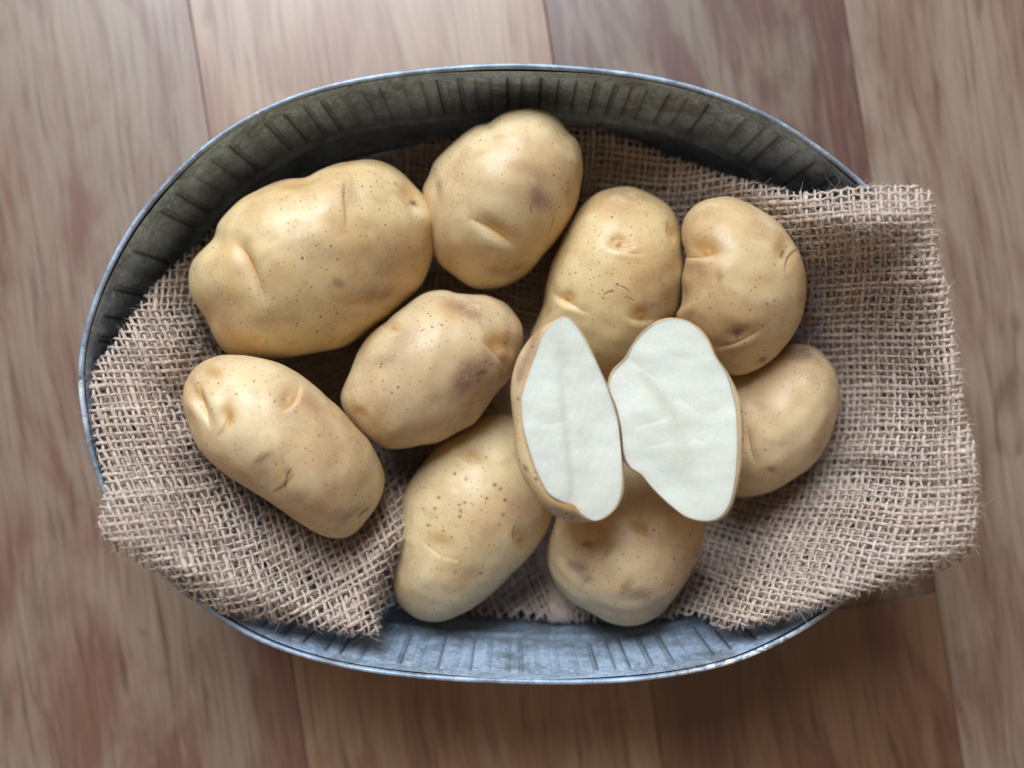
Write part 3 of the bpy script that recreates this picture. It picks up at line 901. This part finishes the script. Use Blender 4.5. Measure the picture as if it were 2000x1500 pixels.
# tables on a pixel grid: height and signed distance inside the edge
GX, GY = np.arange(120, 1980, 4.0), np.arange(200, 1300, 4.0)
MX, MY = np.meshgrid(GX, GY)


def dist_inside(X, Y):
    x, y = X.ravel(), Y.ravel()
    best = np.full(len(x), 1e9)
    ins = np.zeros(len(x), bool)
    A, B = EDGE, np.roll(EDGE, -1, 0)
    for a, b in zip(A, B):
        ab = b - a
        t = np.clip(((x - a[0]) * ab[0] + (y - a[1]) * ab[1]) / (ab @ ab + 1e-9), 0, 1)
        best = np.minimum(best, (x - a[0] - t * ab[0]) ** 2 + (y - a[1] - t * ab[1]) ** 2)
        if a[1] != b[1]:
            c = ((a[1] > y) != (b[1] > y)) & (x < (b[0] - a[0]) * (y - a[1]) / (b[1] - a[1]) + a[0])
            ins ^= c
    return (np.where(ins, 1, -1) * np.sqrt(best)).reshape(X.shape)


DT = dist_inside(MX, MY)
ZT = tps_eval(MX, MY)
flat = np.stack([MX, MY, 0 * MX], -1)
ZT = ZT + .0011 * wob(flat, 301, .022, 2) + .0007 * wob(flat, 302, .05, 2)
ZT = np.maximum(ZT, .0275)
# soft folds on the two bunched ends
ZT += .0018 * wob(flat, 303, .012, 2) * np.clip((ZT - .05) / .04, 0, 1)
ZT -= .0075 * np.exp(-(((MY - 930) - .16 * (MX - 1700)) / 30) ** 2) * np.exp(-((MX - 1690) / 85) ** 2)
ZT += .0060 * np.exp(-(((MY - 990) - .10 * (MX - 1700)) / 40) ** 2) * np.exp(-((MX - 1690) / 120) ** 2)
ZT += .0075 * np.exp(-(((MY - 425) + .05 * (MX - 1700)) / 36) ** 2) * np.exp(-((MX - 1690) / 130) ** 2)
ZT -= .0050 * np.exp(-(((MY - 520) + .10 * (MX - 1700)) / 34) ** 2) * np.exp(-((MX - 1690) / 90) ** 2)
ZT += .0065 * np.exp(-(((MY - 1140) + .45 * (MX - 1480)) / 40) ** 2) * np.exp(-((MX - 1480) / 90) ** 2)
ZT -= .0045 * np.exp(-(((MY - 1080) + .55 * (MX - 1560)) / 26) ** 2) * np.exp(-((MX - 1560) / 80) ** 2)
ZT -= .0060 * np.exp(-(((MY - 770) - .9 * (MX - 330)) / 34) ** 2) * np.exp(-((MX - 320) / 60) ** 2)
ZT += .0045 * np.exp(-(((MY - 850) - .8 * (MX - 300)) / 36) ** 2) * np.exp(-((MX - 290) / 60) ** 2)
ZT -= .0055 * np.exp(-(((MY - 1090) - .30 * (MX - 480)) / 24) ** 2) * np.exp(-((MX - 500) / 110) ** 2)
ZT += .0060 * np.exp(-(((MY - 1150) - .28 * (MX - 500)) / 34) ** 2) * np.exp(-((MX - 500) / 150) ** 2)
# the rolled-under edge, fattest where the cloth hangs over the rim
roll = 22 + 26 * sstep(MY, 930, 1080) * (MX < 800) + 34 * sstep(MY, 1020, 1120) * sstep(MX, 1330, 1450) + 16 * sstep(MX, 1700, 1800) + 10 * sstep(MX, 1550, 1700) * (MY < 450)
rr_ = 1 - np.clip(DT / roll, 0, 1)
ZT -= 1.5 * roll * PX * (1 - np.sqrt(np.clip(1 - rr_ ** 2, 0, 1)))
ZT -= np.where(DT < 0, .0006 * -DT, 0)


def table(T, x, y):
    fx = np.clip((x - GX[0]) / 4, 0, len(GX) - 1.001)
    fy = np.clip((y - GY[0]) / 4, 0, len(GY) - 1.001)
    ix, iy = fx.astype(int), fy.astype(int)
    ax, ay = fx - ix, fy - iy
    return (T[iy, ix] * (1 - ax) * (1 - ay) + T[iy, ix + 1] * ax * (1 - ay) + T[iy + 1, ix] * (1 - ax) * ay + T[iy + 1, ix + 1] * ax * ay)


def weave_map(s, t):
    """where thread position (s, t) of the flat cloth lies, in photograph pixels"""
    wl = 1 - sstep(s, 700, 1150)
    k = sstep(t, 560, 1050)
    q = np.clip((s - 60) / 600, 0, 2)
    dy = -wl * k * 250 * q ** 2 + wl * .15 * (t - 850)
    dx = wl * .42 * np.clip(t - 640, 0, None)
    wr = sstep(s, 1150, 1450)
    lo = sstep(t, 820, 1250)
    dy = dy + wr * lo * .26 * (np.minimum(s, 1800) - 1800)
    dx = dx - wr * .28 * np.clip(t - 840, 0, None) * (1 - sstep(s, 1700, 1950))
    dy = dy - wr * (1 - sstep(t, 400, 800)) * .10 * (s - 1500)
    x = s + dx + 5 * np.sin(t / 83 + s / 210) + 3 * np.sin(t / 37)
    y = t + dy + 5 * np.sin(s / 97 + t / 260) + 3 * np.sin(s / 41 + 1)
    return x, y


PITCH_S, PITCH_T = 12.9, 13.4      # thread spacing in pixels of the flat cloth
SEG = 5                            # samples between two crossings
SIDES = 6
burlap = empty('burlap_cloth', (0, 0, .026), 'pinkish brown burlap cloth lining the tub and draped over its ends', 'cloth')
B0 = np.array([0, 0, .026])
fib_src = []


def frame_fields(x, y):
    e = 2.0
    z = table(ZT, x, y)
    P = wpt(x, y, z)
    Px = wpt(x + e, y, table(ZT, x + e, y)) - wpt(x - e, y, table(ZT, x - e, y))
    Py = wpt(x, y + e, table(ZT, x, y + e)) - wpt(x, y - e, table(ZT, x, y - e))
    N = -np.cross(Px, Py)
    N /= np.linalg.norm(N, axis=-1, keepdims=True) + 1e-12
    return P, N


def build_yarns(along_s, lo, hi, pitch, a0, a1, cross_pitch, name, rad, sink=0.0, inset=0.0, phase=0.0, seed=1):
    g = np.random.default_rng(seed)
    n_y = int((hi - lo) / pitch)
    na = int((a1 - a0) / cross_pitch) * SEG + 1
    a = np.linspace(a0, a0 + (na - 1) / SEG * cross_pitch, na)
    VV, QQ, AT = [], [], []
    base = 0
    ca = np.linspace(0, 2 * math.pi, SIDES, endpoint=False)
    for i in range(n_y):
        wander = g.normal(0, 1.0) + 1.3 * np.sin(a / g.uniform(90, 200) + g.uniform(0, 6)) + .8 * np.sin(a / g.uniform(25, 50) + g.uniform(0, 6))
        p = lo + i * pitch + phase * pitch + wander
        if along_s:
            x, y = weave_map(a, p)
        else:
            x, y = weave_map(p, a)
        dd = table(DT, x, y) - inset - g.uniform(-2.5, 2.5)
        ok = (dd > 0) & (x > 125) & (x < 1970) & (y > 205) & (y < 1290)
        if ok.sum() < 4:
            continue
        P, N = frame_fields(x, y)
        par = math.pi * (np.arange(na) / SEG + i + (0 if along_s else 1)) + math.pi * 0
        amp = .00040
        # the two thread systems pass over and under each other
        off = amp * np.cos(math.pi * np.arange(na) / SEG) * (1 if i % 2 == 0 else -1) * (1 if along_s else -1)
        P = P + N * (off - sink)[:, None]
        T = np.gradient(P, axis=0)
        T /= np.linalg.norm(T, axis=1, keepdims=True) + 1e-12
        S = np.cross(T, N)
        S /= np.linalg.norm(S, axis=1, keepdims=True) + 1e-12
        N2 = np.cross(S, T)
        slub = sum(g.uniform(.2, .7) * np.exp(-((a - g.uniform(a0, a1)) / g.uniform(8, 26)) ** 2) for _ in range(9))
        thick = rad * g.uniform(.76, 1.24) * (1 + slub + .16 * np.sin(a / g.uniform(20, 60) + g.uniform(0, 6)) + .10 * np.sin(a / 9 + g.uniform(0, 6)))
        tone = np.clip(g.normal(.5, .22), 0, 1)
        ln = np.r_[0, np.cumsum(np.linalg.norm(np.diff(P, axis=0), axis=1))] + i * .37
        ring = P[:, None] + thick[:, None, None] * (1.12 * np.cos(ca)[None, :, None] * S[:, None] + .80 * np.sin(ca)[None, :, None] * N2[:, None])
        # runs inside the edge
        idx = np.where(ok)[0]
        for run in np.split(idx, np.where(np.diff(idx) > 1)[0] + 1):
            if len(run) < 4:
                continue
            R = ring[run]
            VV.append(R.reshape(-1, 3))
            QQ.append(grid_quads(len(run), SIDES, True) + base)
            at = np.stack([np.broadcast_to(np.sin(ca)[None] * 1.0 + ca[None] * .5, (len(run), SIDES)), np.broadcast_to(ln[run][:, None], (len(run), SIDES)),
                           np.full((len(run), SIDES), tone)], -1)
            AT.append(at.reshape(-1, 3))
            base += len(run) * SIDES
            if sink == 0:
                fib_src.append((P[run], T[run], N[run], dd[run]))
    o = mesh_obj(name, np.concatenate(VV) - B0, np.concatenate(QQ), M_YARN, burlap, attrs={'yarn': np.concatenate(AT)})
    o['kind'] = 'stuff'
    return o


build_yarns(True, 200, 1800, PITCH_T, -200, 2150, PITCH_S, 'weft_threads', .00056, seed=5)
build_yarns(False, -200, 2150, PITCH_S, 200, 1800, PITCH_T, 'warp_threads', .00054, seed=6)
# the turned-under layer that shows through the open weave at the bunched ends
build_yarns(True, 200, 1800, PITCH_T * 1.25, -200, 2150, PITCH_S * 1.25, 'under_layer_threads', .00095, sink=.0032, inset=16, phase=.4, seed=8)
build_yarns(False, -200, 2150, PITCH_S * 1.25, 200, 1800, PITCH_T * 1.25, 'under_layer_threads', .00095, sink=.0032, inset=16, phase=.4, seed=9)

# loose fibres standing off the threads
SP = np.concatenate([f[0] for f in fib_src])
ST = np.concatenate([f[1] for f in fib_src])
SN = np.concatenate([f[2] for f in fib_src])
SD = np.concatenate([f[3] for f in fib_src])
w = 1 + .8 * np.exp(-SD / 12)
upper = np.clip((SP[:, 2] - .03) / .05, .15, 1)
w = w * upper
NF = 34000
pick = rng.choice(len(SP), NF, p=w / w.sum())
k = 5
L = rng.gamma(2.0, .00075, NF) + .0010
L *= np.where(SD[pick] < 14, .6, 1)
L[:45] = rng.uniform(.005, .012, 45)
ang = rng.uniform(0, 2 * math.pi, NF)
side = np.cross(ST[pick], SN[pick])
flatd = ST[pick] * np.cos(ang)[:, None] + side * np.sin(ang)[:, None]
lift = rng.uniform(.0, .45, NF)
d0 = flatd + SN[pick] * lift[:, None]
d0 /= np.linalg.norm(d0, axis=1, keepdims=True)
bend = rng.normal(0, 1.1, (NF, 3))
tt = np.linspace(0, 1, k)
C = SP[pick][:, None] + SN[pick][:, None] * .0004 + L[:, None, None] * (tt[None, :, None] * d0[:, None] + .45 * tt[None, :, None] ** 2 * bend[:, None])
rad = .000048 * rng.uniform(.7, 1.5, NF)
tdir = np.gradient(C, axis=1)
tdir /= np.linalg.norm(tdir, axis=2, keepdims=True)
u1 = np.cross(tdir, np.array([.3, .5, .81]))
u1 /= np.linalg.norm(u1, axis=2, keepdims=True) + 1e-9
u2 = np.cross(tdir, u1)
ca = np.array([0, 2.094, 4.189])
taper = np.array([1, 1, .9, .75, .4])
ring = C[:, :, None] + (rad[:, None, None, None] * taper[None, :, None, None]) * (np.cos(ca)[None, None, :, None] * u1[:, :, None] + np.sin(ca)[None, None, :, None] * u2[:, :, None])
q = grid_quads(k, 3, True)
Q = (q[None] + (np.arange(NF) * k * 3)[:, None, None]).reshape(-1, 4)
fz = mesh_obj('loose_fibres', ring.reshape(-1, 3) - B0, Q, M_FIBRE, burlap)
fz['kind'] = 'stuff'
